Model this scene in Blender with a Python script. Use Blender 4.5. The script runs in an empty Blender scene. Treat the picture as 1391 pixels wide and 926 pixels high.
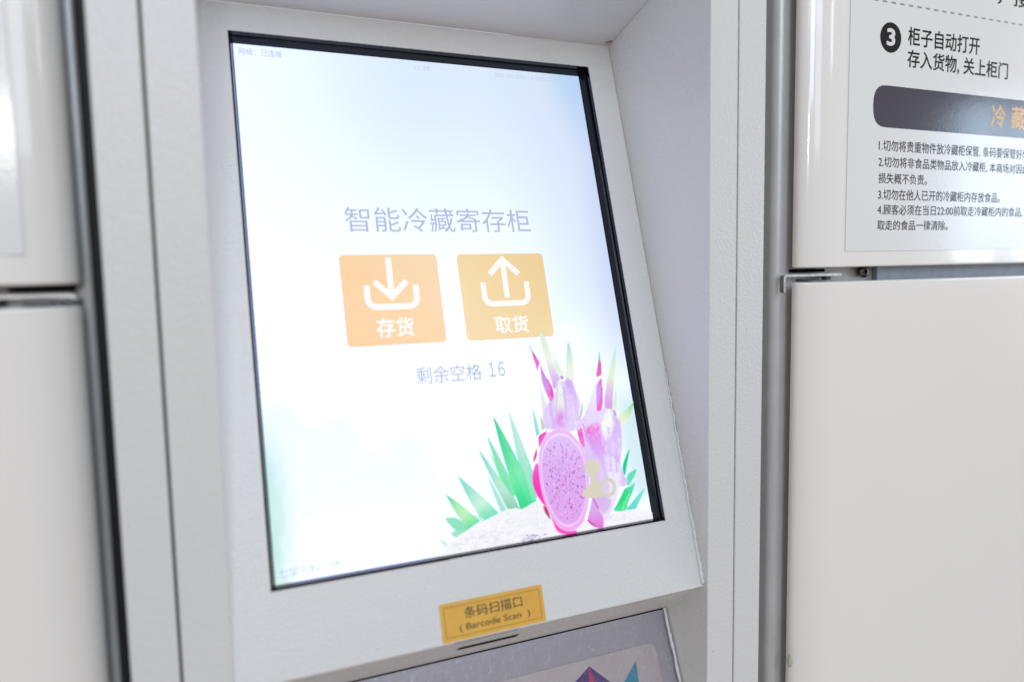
import bpy, bmesh, math, random
from mathutils import Vector, Matrix
from mathutils.geometry import tessellate_polygon

random.seed(7)
scene = bpy.context.scene
C = scene.collection

# ------------------------------------------------------------------ camera
CAM = Vector((-0.04268, -0.48452, 0.20047))
RIGHT = Vector((0.91478695, -0.40349063, -0.01897769))
FWD = Vector((0.40009233, 0.91154661, -0.09491531))
UPV = Vector((0.05559649, 0.07923446, 0.99530444))
FPX, PCX, PCY = 1025.74, 695.5, 463.0            # focal length and centre in photograph pixels
cam_d = bpy.data.cameras.new('camera')
cam_d.sensor_width = 36.0
cam_d.lens = FPX / 1391 * 36
cam_d.clip_start = 0.01
cam_d.clip_end = 100
cam_d.dof.use_dof = True
cam_d.dof.focus_distance = 0.635
cam_d.dof.aperture_fstop = 2.6
cam = bpy.data.objects.new('camera', cam_d)
m = Matrix((RIGHT, UPV, -FWD)).transposed().to_4x4()
m.translation = CAM
cam.matrix_world = m
C.objects.link(cam)
scene.camera = cam

# ------------------------------------------------------------------ view, world, lamps
scene.view_settings.view_transform = 'Standard'
scene.view_settings.look = 'None'
scene.view_settings.exposure = 0.0
scene.view_settings.gamma = 1.0
scene.cycles.use_denoising = True
scene.cycles.transparent_max_bounces = 96

world = bpy.data.worlds.new('World')
scene.world = world
world.use_nodes = True
nt = world.node_tree
nt.nodes.clear()
wo = nt.nodes.new('ShaderNodeOutputWorld')
bg = nt.nodes.new('ShaderNodeBackground')
tc = nt.nodes.new('ShaderNodeTexCoord')
sx = nt.nodes.new('ShaderNodeSeparateXYZ')
mr = nt.nodes.new('ShaderNodeMapRange')
mr.inputs['From Min'].default_value = -1
cr = nt.nodes.new('ShaderNodeValToRGB')
e = cr.color_ramp.elements
e[0].position, e[0].color = 0.0, (0.46, 0.36, 0.30, 1)      # floor of the hall, warm
e[1].position, e[1].color = 1.0, (0.42, 0.44, 0.48, 1)      # ceiling
for pos_, col_ in ((0.36, (0.54, 0.455, 0.40)), (0.46, (0.64, 0.585, 0.55)), (0.53, (0.80, 0.82, 0.86)), (0.68, (0.76, 0.82, 0.90)), (0.80, (0.50, 0.53, 0.58))):
    k = e.new(pos_)
    k.color = (*col_, 1)
nt.links.new(tc.outputs['Generated'], sx.inputs[0])
nt.links.new(sx.outputs['Z'], mr.inputs['Value'])
nt.links.new(mr.outputs['Result'], cr.inputs[0])
nt.links.new(cr.outputs[0], bg.inputs[0])
bg.inputs[1].default_value = 0.73
nt.links.new(bg.outputs[0], wo.inputs[0])


def lamp(name, loc, aim, sx_, sy_, power, col):
    d = bpy.data.lights.new(name, 'AREA')
    d.shape = 'RECTANGLE'
    d.size, d.size_y, d.energy, d.color = sx_, sy_, power, col
    o = bpy.data.objects.new(name, d)
    o.location = loc
    o.rotation_euler = (Vector(aim) - Vector(loc)).to_track_quat('-Z', 'Y').to_euler()
    C.objects.link(o)
    return o


# added soft fill above and behind the camera for a brighter top, tall daylit windows of the hall, small ceiling lamps
lamp('upper_fill', (0.2, -1.45, 0.98), (0.2, 0, 0.30), 1.2, 0.35, 2.2, (0.82, 0.91, 1.0))
lamp('window_lamp', (3.97, -2.33, 0.62), (0.6, 0, 0.25), 0.16, 0.85, 5.5, (0.60, 0.80, 1.0))
lamp('window_lamp', (4.13, -2.12, 0.60), (0.6, 0, 0.25), 0.14, 0.80, 4.5, (0.60, 0.80, 1.0))
lamp('window_lamp', (0.95, -4.2, 1.35), (0.3, 0, 0.2), 0.9, 1.0, 8, (0.80, 0.88, 1.0))
lamp('window_lamp', (2.45, -3.6, 1.75), (0.4, 0, 0.2), 0.22, 0.9, 3.2, (0.86, 0.92, 1.0))
lamp('tall_window', (-0.25, -4.0, 2.25), (0.0, 0, 0.3), 1.0, 2.3, 46, (0.74, 0.87, 1.0))
lamp('warm_fill', (2.6, -0.8, 0.45), (0.65, 0, 0.1), 0.5, 1.2, 8, (1.0, 0.93, 0.85))  # added warm fill, brightens the right door towards its far side
lamp('ceiling_lamp', (-0.76, -3.9, 0.92), (-0.12, 0, 0.28), 0.16, 0.22, 7, (1.0, 0.99, 0.97))

# ------------------------------------------------------------------ measured planes
TH = 0.29974                                     # tilt of the console
ST, CT = math.sin(TH), math.cos(TH)
UPP = Vector((0, ST, CT))
NRM = Vector((0, -CT, ST))
W, H = 0.30, 0.3947                              # screen opening
YF = -0.0206                                     # front plane of the terminal
XLO, XLS, XLI = -0.0798, -0.0536, -0.0255
XRI, XRS, XRO = 0.3249, 0.3510, 0.3775
VB, VT = -0.0548, 0.4175                         # console from fold to top
YD = -0.0053                                     # front plane of the locker doors
GD = 0.012                                       # depth of the display behind the console
Z1, Z2 = 0.1965, 0.1845                          # gap between the doors
ZTOP, ZBOT = 0.95, -0.60


def ray(x, y):
    return RIGHT * ((x - PCX) / FPX) + FWD - UPV * ((y - PCY) / FPX)


def on_plane(x, y, n, d):
    r = ray(x, y)
    return CAM + r * ((d - n.dot(CAM)) / n.dot(r))


def P(u, v, d=0.0):                              # console coordinates, d metres towards the viewer
    return Vector((u, 0, 0)) + UPP * v + NRM * d


def scr(x, y, depth=-GD):                        # measured point of the display -> (u, v)
    h = on_plane(x, y, NRM, depth)
    return (h.x, h.dot(UPP))


def door(x, y):                                  # measured point of the door front -> (x, z)
    h = on_plane(x, y, Vector((0, 1, 0)), YD)
    return (h.x, h.z)


def lin(c):
    return tuple((v / 255 / 12.92 if v / 255 <= 0.04045 else ((v / 255 + 0.055) / 1.055) ** 2.4) for v in c) + (1.0,)


# ------------------------------------------------------------------ materials
def base_mat(name):
    mt = bpy.data.materials.new(name)
    mt.use_nodes = True
    return mt, mt.node_tree, mt.node_tree.nodes['Principled BSDF']


def mat(name, col, rough=0.5, metal=0.0, bump=0.0, bscale=900, var=0.0, vscale=8, coat=0.0, spec=0.5, rvar=0.0, bdist=0.001, detail=2.0):
    mt, t, b = base_mat(name)
    b.inputs['Base Color'].default_value = (*col, 1)
    b.inputs['Roughness'].default_value = rough
    b.inputs['Metallic'].default_value = metal
    b.inputs['Coat Weight'].default_value = coat
    b.inputs['Coat Roughness'].default_value = 0.04
    b.inputs['Specular IOR Level'].default_value = spec
    tcn = t.nodes.new('ShaderNodeTexCoord')
    if bump:
        n = t.nodes.new('ShaderNodeTexNoise')
        n.inputs['Scale'].default_value = bscale
        n.inputs['Detail'].default_value = detail
        t.links.new(tcn.outputs['Object'], n.inputs['Vector'])
        bp = t.nodes.new('ShaderNodeBump')
        bp.inputs['Strength'].default_value = bump
        bp.inputs['Distance'].default_value = bdist
        t.links.new(n.outputs['Fac'], bp.inputs['Height'])
        t.links.new(bp.outputs[0], b.inputs['Normal'])
        if coat:
            t.links.new(bp.outputs[0], b.inputs['Coat Normal'])
    if var or rvar:
        n = t.nodes.new('ShaderNodeTexNoise')
        n.inputs['Scale'].default_value = vscale
        n.inputs['Detail'].default_value = 6
        t.links.new(tcn.outputs['Object'], n.inputs['Vector'])
        if var:
            r = t.nodes.new('ShaderNodeValToRGB')
            r.color_ramp.elements[0].position = 0.3
            r.color_ramp.elements[1].position = 0.7
            r.color_ramp.elements[0].color = (*[c * (1 - var) for c in col], 1)
            r.color_ramp.elements[1].color = (*[min(1, c * (1 + var)) for c in col], 1)
            t.links.new(n.outputs['Fac'], r.inputs[0])
            t.links.new(r.outputs[0], b.inputs['Base Color'])
        if rvar:
            q = t.nodes.new('ShaderNodeMapRange')
            q.inputs['From Min'].default_value = 0.3
            q.inputs['From Max'].default_value = 0.7
            q.inputs['To Min'].default_value = max(0, rough - rvar)
            q.inputs['To Max'].default_value = rough + rvar
            t.links.new(n.outputs['Fac'], q.inputs['Value'])
            t.links.new(q.outputs['Result'], b.inputs['Roughness'])
    return mt


M = {}
M['powder'] = mat('powder_coat', (0.725, 0.717, 0.705), 0.28, bump=0.6, bscale=520, bdist=0.0008, var=0.006, vscale=14, rvar=0.02)
M['powder_smooth'] = mat('powder_coat_inner', (0.70, 0.70, 0.705), 0.30, bump=0.10, bscale=420, var=0.02, vscale=10)
M['enamel'] = mat('door_enamel', (0.90, 0.865, 0.82), 0.13, bump=0.02, bscale=60, var=0.008, vscale=6, coat=0.6)
M['body'] = mat('cabinet_grey_paint', (0.56, 0.555, 0.55), 0.33, metal=0.15, bump=0.12, bscale=700, var=0.05, vscale=30)
M['steel'] = mat('bracket_steel', (0.66, 0.65, 0.64), 0.28, metal=1.0, bump=0.05, bscale=300, var=0.06, vscale=120, rvar=0.05)
M['dark_steel'] = mat('bolt_steel', (0.10, 0.10, 0.105), 0.25, metal=1.0, var=0.2, vscale=300)
M['gasket'] = mat('gasket', (0.30, 0.35, 0.43), 0.5, bump=0.2, bscale=300, var=0.10, vscale=120)
M['gap_black'] = mat('gap_filler_black', (0.006, 0.006, 0.009), 0.5, bump=0.1, bscale=400, spec=0.25)
M['bezel'] = mat('bezel_plastic', (0.005, 0.006, 0.011), 0.08, bump=0.01, bscale=500, spec=0.20)
M['dark'] = mat('dark_inside', (0.004, 0.004, 0.005), 0.9, spec=0.0)
M['silicone'] = mat('weld_silicone', (0.72, 0.73, 0.74), 0.18, bump=0.5, bscale=300, bdist=0.002)
M['laminate'] = mat('laminated_paper', (0.83, 0.825, 0.815), 0.15, bump=0.09, bscale=300, bdist=0.0006, spec=0.5)
M['paper'] = mat('card_paper', (0.56, 0.485, 0.485), 0.6, var=0.03, vscale=40)
M['ink'] = mat('black_ink', (0.014, 0.011, 0.012), 0.18, bump=0.09, bscale=300, bdist=0.0006, spec=0.18)
M['ink_soft'] = mat('grey_ink', (0.30, 0.29, 0.29), 0.3)
M['banner'] = mat('banner_ink', (0.060, 0.048, 0.068), 0.13, bump=0.05, bscale=300, bdist=0.0006, spec=0.5)
M['white_ink'] = mat('white_ink', (0.80, 0.79, 0.78), 0.22)
M['orange_ink'] = mat('orange_ink', (0.78, 0.42, 0.12), 0.25)
M['sticker'] = mat('sticker_orange', (0.78, 0.43, 0.062), 0.28, bump=0.15, bscale=260, bdist=0.0006, var=0.05, vscale=60)
M['sticker_ink'] = mat('sticker_ink', (0.030, 0.024, 0.020), 0.35)
M['sticker_edge'] = mat('sticker_edge', (0.30, 0.15, 0.03), 0.5)
M['purple'] = mat('purple_ink', (0.085, 0.022, 0.20), 0.5)
M['magenta'] = mat('magenta_ink', (0.52, 0.012, 0.11), 0.5)
M['teal'] = mat('teal_ink', (0.03, 0.28, 0.40), 0.5)
M['scuff'] = mat('scuff_grime', (0.24, 0.22, 0.20), 0.7)
M['stain'] = mat('dried_drip', (0.52, 0.49, 0.41), 0.3)
M['back'] = mat('lower_panel_paint', (0.42, 0.395, 0.42), 0.45, bump=0.15, bscale=300)

# display: black glass that gives off its picture (per-vertex picture colours)
mt, t, b = base_mat('display_picture')
b.inputs['Base Color'].default_value = (0.0, 0.0, 0.0, 1)
b.inputs['Roughness'].default_value = 0.09
b.inputs['Specular IOR Level'].default_value = 0.25
at = t.nodes.new('ShaderNodeAttribute')
at.attribute_name = 'picture'
t.links.new(at.outputs['Color'], b.inputs['Emission Color'])
b.inputs['Emission Strength'].default_value = 1.0
mxp = t.nodes.new('ShaderNodeMixShader')
trp = t.nodes.new('ShaderNodeBsdfTransparent')
t.links.new(at.outputs['Alpha'], mxp.inputs[0])
t.links.new(trp.outputs[0], mxp.inputs[1])
t.links.new(b.outputs[0], mxp.inputs[2])
t.links.new(mxp.outputs[0], t.nodes['Material Output'].inputs[0])
M['picture'] = mt

# clear wrinkled cover film
mt, t, b = base_mat('clear_film')
tr = t.nodes.new('ShaderNodeBsdfTransparent')
tr.inputs[0].default_value = (0.90, 0.89, 0.91, 1)
gl = t.nodes.new('ShaderNodeBsdfGlossy')
gl.inputs['Roughness'].default_value = 0.12
fr = t.nodes.new('ShaderNodeFresnel')
fr.inputs['IOR'].default_value = 1.5
mx = t.nodes.new('ShaderNodeMixShader')
nz = t.nodes.new('ShaderNodeTexNoise')
nz.inputs['Scale'].default_value = 130
nz.inputs['Detail'].default_value = 3
nz.inputs['Distortion'].default_value = 1.2
tcn = t.nodes.new('ShaderNodeTexCoord')
bp = t.nodes.new('ShaderNodeBump')
bp.inputs['Strength'].default_value = 0.30
bp.inputs['Distance'].default_value = 0.004
t.links.new(tcn.outputs['Object'], nz.inputs['Vector'])
t.links.new(nz.outputs['Fac'], bp.inputs['Height'])
t.links.new(bp.outputs[0], gl.inputs['Normal'])
t.links.new(bp.outputs[0], fr.inputs['Normal'])
t.links.new(fr.outputs[0], mx.inputs[0])
t.links.new(tr.outputs[0], mx.inputs[1])
t.links.new(gl.outputs[0], mx.inputs[2])
t.links.new(mx.outputs[0], t.nodes['Material Output'].inputs[0])
M['film'] = mt


# ------------------------------------------------------------------ object helpers
def tag(o, label=None, cat=None, group=None, kind=None):
    if label: o['label'] = label
    if cat: o['category'] = cat
    if group: o['group'] = group
    if kind: o['kind'] = kind
    return o


def thing(name, loc, label, cat, group=None):
    o = bpy.data.objects.new(name, None)
    o.empty_display_size = 0.05
    o.location = loc
    C.objects.link(o)
    return tag(o, label, cat, group)


def link(name, me, mats, parent=None, smooth=None, label=None):
    for x in (mats if isinstance(mats, (list, tuple)) else [mats]):
        me.materials.append(x)
    if smooth is not None:
        for p_ in me.polygons:
            p_.use_smooth = True
        me.set_sharp_from_angle(angle=math.radians(smooth))
    o = bpy.data.objects.new(name, me)
    C.objects.link(o)
    if smooth is not None:
        wn = o.modifiers.new('face_weighted_normals', 'WEIGHTED_NORMAL')
        wn.keep_sharp = True
        wn.weight = 90
    if parent:
        o.parent = parent
        if not parent.parent:                    # parts under an Empty; sub-parts share their part's frame
            o.matrix_parent_inverse = Matrix.Translation(-parent.location)
    if label: o['label'] = label
    return o


def from_bm(name, bm, mats, parent=None, smooth=None, label=None):
    bmesh.ops.recalc_face_normals(bm, faces=bm.faces)
    me = bpy.data.meshes.new(name)
    bm.to_mesh(me)
    bm.free()
    return link(name, me, mats, parent, smooth, label)


def add_box(bm, x0, x1, y0, y1, z0, z1, bevel=0.0, seg=2, mi=0):
    r = bmesh.ops.create_cube(bm, size=1)
    vs = r['verts']
    for v in vs:
        v.co = Vector(((x0 + x1) / 2 + v.co.x * (x1 - x0), (y0 + y1) / 2 + v.co.y * (y1 - y0), (z0 + z1) / 2 + v.co.z * (z1 - z0)))
    fs = list({f for v in vs for f in v.link_faces})
    for f in fs: f.material_index = mi
    if bevel:
        es = list({e_ for v in vs for e_ in v.link_edges})
        bmesh.ops.bevel(bm, geom=es, offset=bevel, segments=seg, affect='EDGES', profile=0.5)


def box(name, dims, m_, parent, bevel=0.0, seg=2, label=None):
    bm = bmesh.new()
    add_box(bm, *dims, bevel=bevel, seg=seg)
    return from_bm(name, bm, m_, parent, 40, label)


def quad(bm, pts, mi=0):
    f = bm.faces.new([bm.verts.new(p_) for p_ in pts])
    f.material_index = mi
    return f


def prism(bm, pts2, fn, d0, d1, mi=0):
    """outline pts2 in a plane given by fn(u, v, d), from d0 to d1"""
    n = len(pts2)
    a = [bm.verts.new(fn(u, v, d0)) for u, v in pts2]
    b_ = [bm.verts.new(fn(u, v, d1)) for u, v in pts2]
    fs = [bm.faces.new(a), bm.faces.new(b_[::-1])]
    for i in range(n):
        j = (i + 1) % n
        fs.append(bm.faces.new((a[i], b_[i], b_[j], a[j])))
    for f in fs: f.material_index = mi


def tube(bm, pts, radii, n=8, mi=0):
    rings = []
    for i, p_ in enumerate(pts):
        p_ = Vector(p_)
        d = (Vector(pts[min(i + 1, len(pts) - 1)]) - Vector(pts[max(i - 1, 0)])).normalized()
        a = d.orthogonal().normalized()
        if rings: a = (last - d * last.dot(d)).normalized()
        last = a
        c_ = d.cross(a)
        r = radii[i] if hasattr(radii, '__len__') else radii
        rings.append([bm.verts.new(p_ + (a * math.cos(q) + c_ * math.sin(q)) * r) for q in [2 * math.pi * k_ / n for k_ in range(n)]])
    for i in range(len(rings) - 1):
        for k_ in range(n):
            f = bm.faces.new((rings[i][k_], rings[i][(k_ + 1) % n], rings[i + 1][(k_ + 1) % n], rings[i + 1][k_]))
            f.material_index = mi
    bm.faces.new(rings[0]).material_index = mi
    bm.faces.new(rings[-1][::-1]).material_index = mi


def text_mesh(body, weight=0.0, space=1.0):
    cu = bpy.data.curves.new('lettering', 'FONT')
    cu.body = body
    cu.offset = min(0.0, weight)
    cu.space_character = space
    cu.resolution_u = 4
    o = bpy.data.objects.new('lettering', cu)
    C.objects.link(o)
    dg = bpy.context.evaluated_depsgraph_get()
    me = bpy.data.meshes.new_from_object(o.evaluated_get(dg))
    C.objects.unlink(o)
    bpy.data.objects.remove(o)
    vs = [(v.co.x, v.co.y) for v in me.vertices]
    fs = [tuple(p_.vertices) for p_ in me.polygons]
    bpy.data.meshes.remove(me)
    xs = [v[0] for v in vs]
    ys = [v[1] for v in vs]
    return vs, fs, (min(xs), max(xs), min(ys), max(ys))


def add_text(bm, body, x0, x1, z0, z1, fn, d, mi=0, weight=0.0, prefix=None, col=None, lay=None, space=1.0):
    """lettering whose ink (or the ink of prefix) fills x0..x1, z0..z1 of the plane fn"""
    vs, fs, bb = text_mesh(body, weight, space)
    pb = text_mesh(prefix, weight)[2] if prefix else bb
    sx_ = (x1 - x0) / (pb[1] - pb[0])
    sz_ = (z1 - z0) / (bb[3] - bb[2])
    steps = [(0.0, 0.0)]
    if weight > 0:                               # heavier strokes: the glyphs struck several times, a hair apart
        steps = [(weight * math.cos(q), weight * math.sin(q)) for q in [math.pi / 4 * k_ for k_ in range(8)]]
    for n_, (ox, oy) in enumerate(steps):
        nv = []
        for (a, b_) in vs:
            v = bm.verts.new(fn(x0 + (a + ox - pb[0]) * sx_, z0 + (b_ + oy - bb[2]) * sz_, d + n_ * 1.2e-6))
            if lay is not None: v[lay] = col
            nv.append(v)
        for f in fs:
            try:
                bm.faces.new([nv[i] for i in f]).material_index = mi
            except ValueError:
                pass


# ================================================================== the terminal
term = thing('locker_terminal', (0.15, YF, ZBOT), 'white powder coated locker terminal with a lit tilted touchscreen in its recess', 'terminal')

DEEP = 0.34
# front strips, the inner ones are also the side walls of the recess
box('frame_strip', (XLS + 0.0007, XLI, YF, DEEP, ZBOT, ZTOP), M['powder'], term, 0.0011)
box('frame_strip', (XRI, XRS - 0.0005, YF, DEEP, ZBOT, ZTOP), M['powder'], term, 0.0011)
box('frame_strip', (XLO, XLS - 0.0007, YF, DEEP, ZBOT, ZTOP), M['powder'], term, 0.0014)
box('frame_strip', (XRS + 0.0005, XRO, YF, DEEP, ZBOT, ZTOP), M['powder'], term, 0.0014)
box('gap_filler', (XLO - 0.0038, XLO - 0.0002, YF + 0.0035, DEEP, ZBOT, ZTOP), M['gap_black'], term, 0.001)  # black strip added in the left gap to keep it dark

# console plate with the screen opening
e_ = 0.0004
bm = bmesh.new()
U = [XLI + e_, 0.0, W, XRI - e_]
V = [VB, 0.0, H, VT]
T = 0.0022
gv = {}
for i, u in enumerate(U):
    for j, v in enumerate(V):
        for k_, d in enumerate((0.0, -T)):
            gv[i, j, k_] = bm.verts.new(P(u, v, d))
for i in range(3):
    for j in range(3):
        if (i, j) == (1, 1): continue
        for k_ in (0, 1):
            bm.faces.new((gv[i, j, k_], gv[i + 1, j, k_], gv[i + 1, j + 1, k_], gv[i, j + 1, k_]))
ring = [(1, 1), (2, 1), (2, 2), (1, 2)]
for a in range(4):
    p_, q_ = ring[a], ring[(a + 1) % 4]
    bm.faces.new((gv[p_ + (0,)], gv[q_ + (0,)], gv[q_ + (1,)], gv[p_ + (1,)]))
for i in range(3):
    for j in (0, 3):
        bm.faces.new((gv[i, j, 0], gv[i + 1, j, 0], gv[i + 1, j, 1], gv[i, j, 1]))
for j in range(3):
    for i in (0, 3):
        bm.faces.new((gv[i, j, 0], gv[i, j + 1, 0], gv[i, j + 1, 1], gv[i, j, 1]))
bmesh.ops.recalc_face_normals(bm, faces=bm.faces)
be = [ed for ed in bm.edges if len(ed.link_faces) == 2 and ed.calc_face_angle() > 0.5 and abs((ed.verts[0].co - ed.verts[1].co).normalized().x) > 0.9]
bmesh.ops.bevel(bm, geom=be, offset=0.0009, segments=2, affect='EDGES', profile=0.5)
console = from_bm('console_panel', bm, M['powder'], term, 35)

# recess roof (at right angles to the console) and header above it
FOLD = P(0, VB)
TOPC = P(0, VT)
run = (TOPC.y - YF) / CT
roof_f = TOPC + NRM * run                       # front edge of the roof
bm = bmesh.new()
yz = [(TOPC.y, TOPC.z), (roof_f.y, roof_f.z), (roof_f.y, roof_f.z + 0.004), (TOPC.y, TOPC.z + 0.004)]
prism(bm, yz, lambda a, b_, d: Vector((d, a, b_)), XLI + e_, XRI - e_)
from_bm('recess_roof', bm, M['powder_smooth'], term)
box('header_panel', (XLI + e_, XRI - e_, YF + 0.0004, YF + 0.02, roof_f.z + 0.0042, ZTOP), M['powder'], term, 0.001)

# return face under the fold with the scanner slot
BK = Vector((0, 0.0345, -0.0904))
rdir = (BK - FOLD)
rlen = rdir.length
rdir.normalize()
rn = Vector((0, rdir.z, -rdir.y))
if rn.z > 0: rn = -rn
Rf = lambda u, w, d=0.0: Vector((u, 0, 0)) + FOLD + rdir * w + rn * d


def ret(x, y):
    h = on_plane(x, y, rn, rn.dot(FOLD))
    return h.x, (h - FOLD).dot(rdir)


s0 = ret(621.5, 881.0)
s1 = ret(704.5, 861.4)
sw0, sw1 = min(s0[1], s1[1]) - 0.0006, max(s0[1], s1[1]) + 0.0016
sw0, sw1 = sw0 - 0.003, sw1 + 0.004
bm = bmesh.new()
UU = [XLI + e_, s0[0], s1[0], XRI - e_]
WW = [0.0016, sw0, sw1, rlen]
for i in range(3):
    for j in range(3):
        if (i, j) == (1, 1): continue
        quad(bm, [Rf(UU[i], WW[j]), Rf(UU[i + 1], WW[j]), Rf(UU[i + 1], WW[j + 1]), Rf(UU[i], WW[j + 1])])
bmesh.ops.remove_doubles(bm, verts=bm.verts, dist=1e-6)
lip = from_bm('console_lip', bm, M['powder'], term)
bm = bmesh.new()
ho = [(UU[1], WW[1]), (UU[2], WW[1]), (UU[2], WW[2]), (UU[1], WW[2])]
for a in range(4):
    p_, q_ = ho[a], ho[(a + 1) % 4]
    quad(bm, [Rf(*p_, 0.0), Rf(*q_, 0.0), Rf(*q_, -0.008), Rf(*p_, -0.008)])
quad(bm, [Rf(*q_, -0.008) for q_ in ho])
from_bm('scan_slot', bm, M['dark'], lip)

# lower sloping panel behind a clear film
LP1 = Vector((0, 0.0115, -0.1462))
ldir = (LP1 - BK).normalized()                  # going down
ln = Vector((0, ldir.z, -ldir.y))
if ln.y > 0: ln = -ln
LPF = lambda u, w, d=0.0: Vector((u, 0, 0)) + BK + ldir * w + ln * d


def low(x, y, d=0.0):
    h = on_plane(x, y, ln, ln.dot(BK) + d)
    return h.x, (h - BK).dot(ldir)


llen = (BK.y - YF) / -ldir.y
LB = 0.004                                      # panel sits behind the film
bm = bmesh.new()
quad(bm, [LPF(XLI + e_, -0.004, -LB), LPF(XRI - e_, -0.004, -LB), LPF(XRI - e_, llen, -LB), LPF(XLI + e_, llen, -LB)])
from_bm('lower_panel', bm, M['back'], term)
bm = bmesh.new()
N = 30
for i in range(N):
    for j in range(8):
        ua, ub = [XLI + 0.004 + (XRI - XLI - 0.008) * q / N for q in (i, i + 1)]
        wa, wb = [0.002 + (llen - 0.004) * q / 8 for q in (j, j + 1)]
        quad(bm, [LPF(ua, wa), LPF(ub, wa), LPF(ub, wb), LPF(ua, wb)])
bmesh.ops.remove_doubles(bm, verts=bm.verts, dist=1e-6)
from_bm('clear_cover', bm, M['film'], term, 60)
box('lower_front', (XLI + e_, XRI - e_, YF + 0.0006, YF + 0.02, ZBOT, LPF(0, llen).z), M['powder'], term, 0.001)
# shadow under the lip put in as a black rod, and cover edge bead
bm = bmesh.new()
tube(bm, [LPF(XLI + 0.003, 0.0004, 0.0002), LPF(XRI - 0.004, 0.0004, 0.0002)], 0.0006, 6)
from_bm('lip_shadow_line', bm, M['dark'], term, 60)
bm = bmesh.new()
pts, rad = [], []
for i in range(40):
    w_ = llen * i / 39
    pts.append(LPF(XRI - 0.0025 + random.uniform(-.0003, .0003), w_, 0.0006))
    rad.append(0.0013 + random.uniform(-.0003, .0004))
tube(bm, pts, rad, 8)
from_bm('silicone_bead', bm, M['silicone'], term, 80)
bm = bmesh.new()
pts, rad = [], []
for i in range(70):
    v = VB + 0.002 + (0.175) * i / 69
    f = 1 - i / 69
    pts.append(P(XRI - 0.0008 + random.uniform(-.0003, .0003), v, 0.0004))
    rad.append(0.0004 + 0.0013 * f ** 0.8 + random.uniform(-.0003, .0004) * (0.3 + f))
tube(bm, pts, [max(0.0003, r) for r in rad], 8)
from_bm('silicone_bead', bm, M['silicone'], term, 80)
# grime at the weld in the upper corner and small specks
bm = bmesh.new()
g0 = on_plane(826, 56, Vector((1, 0, 0)), XRI)
tube(bm, [P(XRI - 0.0065, VT - 0.0004, 0.0045), P(XRI - 0.0030, VT - 0.0005, 0.0075), P(XRI - 0.0012, VT - 0.0006, 0.0085)], [0.0003, 0.0010, 0.0004], 6)
from_bm('weld_grime', bm, M['scuff'], term, 60)

for fn_, px_, r_ in ((YF, (968.5, 884), 0.0004), (YF, (1014, 447), 0.00035), (YF, (973, 600), 0.00025), (YF, (1022, 250), 0.0003), (YF, (230, 660), 0.0004)):
    h = on_plane(*px_, Vector((0, 1, 0)), fn_)
    bm = bmesh.new()
    bmesh.ops.create_icosphere(bm, subdivisions=2, radius=1.0)
    for v in bm.verts:
        v.co = Vector((h.x + v.co.x * r_, h.y + v.co.y * 0.00008, h.z + v.co.z * r_ * 1.3))
    from_bm('paint_chip', bm, M['scuff'], term, 60)

# ------------------------------------------------------------------ the display
screen_d = -GD
GL, GR, GB, GT = 0.0042, W - 0.0045, 0.0026, H - 0.0030
lum = lambda c: lin(c)


def bgcol(u, v):
    a, b_ = u / W, v / H
    c = [251, 253, 255]
    def mixc(c, d, f):
        f = max(0.0, min(1.0, f))
        return [x + (y - x) * f for x, y in zip(c, d)]
    sm = lambda x: max(0.0, min(1.0, x)) ** 2 * (3 - 2 * max(0.0, min(1.0, x)))
    c = mixc(c, (219, 233, 248), 0.95 * sm((b_ - 0.40) / 0.6) * (0.35 + 0.65 * sm(a / 0.5)))
    c = mixc(c, (214, 226, 250), 0.80 * sm((a - 0.58) / 0.42) * sm((b_ - 0.05) / 0.5))
    dcor = math.hypot((1 - a) * 1.0, (1 - b_) * 0.8)
    c = mixc(c, (160, 207, 240), 0.80 * sm(1 - dcor / 0.17))
    c = mixc(c, (196, 211, 246), 0.6 * sm((a - 0.90) / 0.10) * sm((b_ - .25) / .3))
    # pale hill and green edge of the wallpaper, lower left
    hill = 0.27 + 0.035 * math.sin(a * 15 + 0.6) + 0.02 * math.sin(a * 41) - 0.9 * max(0, a - 0.27) ** 1.3
    c = mixc(c, (235, 244, 253), 0.75 * sm((hill - b_) / 0.02) * sm((b_ - 0.03) / 0.12) * sm((0.46 - a) / 0.12))
    blot = 0.5 + 0.5 * math.sin(b_ * 90 + 6 * math.sin(a * 60)) * math.sin(a * 120 + b_ * 40)
    c = mixc(c, (150, 226, 205), 0.62 * sm((0.085 - a) / 0.085) * sm((0.30 - b_) / 0.16) * (0.55 + 0.45 * blot))
    c = mixc(c, (190, 236, 244), 0.55 * sm((0.03 - a) / 0.03) * sm((0.45 - b_) / 0.3))
    # pale water behind the fruit
    c = mixc(c, (206, 233, 243), 0.75 * sm((a - 0.90) / 0.06) * sm((0.30 - b_) / 0.08) * sm((b_ - 0.02) / 0.06))
    f = sm((min(c) - 214) / 36)                   # the white of the picture is brighter than the camera can hold
    return tuple(x * (1 + (g - 1) * f) for x, g in zip(lin(c), (1.06, 1.17, 1.70))) [:3] + (1.0,)


bm = bmesh.new()
lay = bm.verts.layers.float_color.new('picture')
NX, NY = 90, 120
gr = [[None] * (NY + 1) for _ in range(NX + 1)]
for i in range(NX + 1):
    for j in range(NY + 1):
        u, v = GL - .003 + (GR - GL + .006) * i / NX, GB - .003 + (GT - GB + .006) * j / NY
        w_ = bm.verts.new(P(u, v, screen_d))
        w_[lay] = bgcol(u, v)
        gr[i][j] = w_
for i in range(NX):
    for j in range(NY):
        bm.faces.new((gr[i][j], gr[i + 1][j], gr[i + 1][j + 1], gr[i][j + 1]))
screen = from_bm('touchscreen', bm, M['picture'], term)

# black bezel: opening lining, flat frame, raised lip
bm = bmesh.new()


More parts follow.
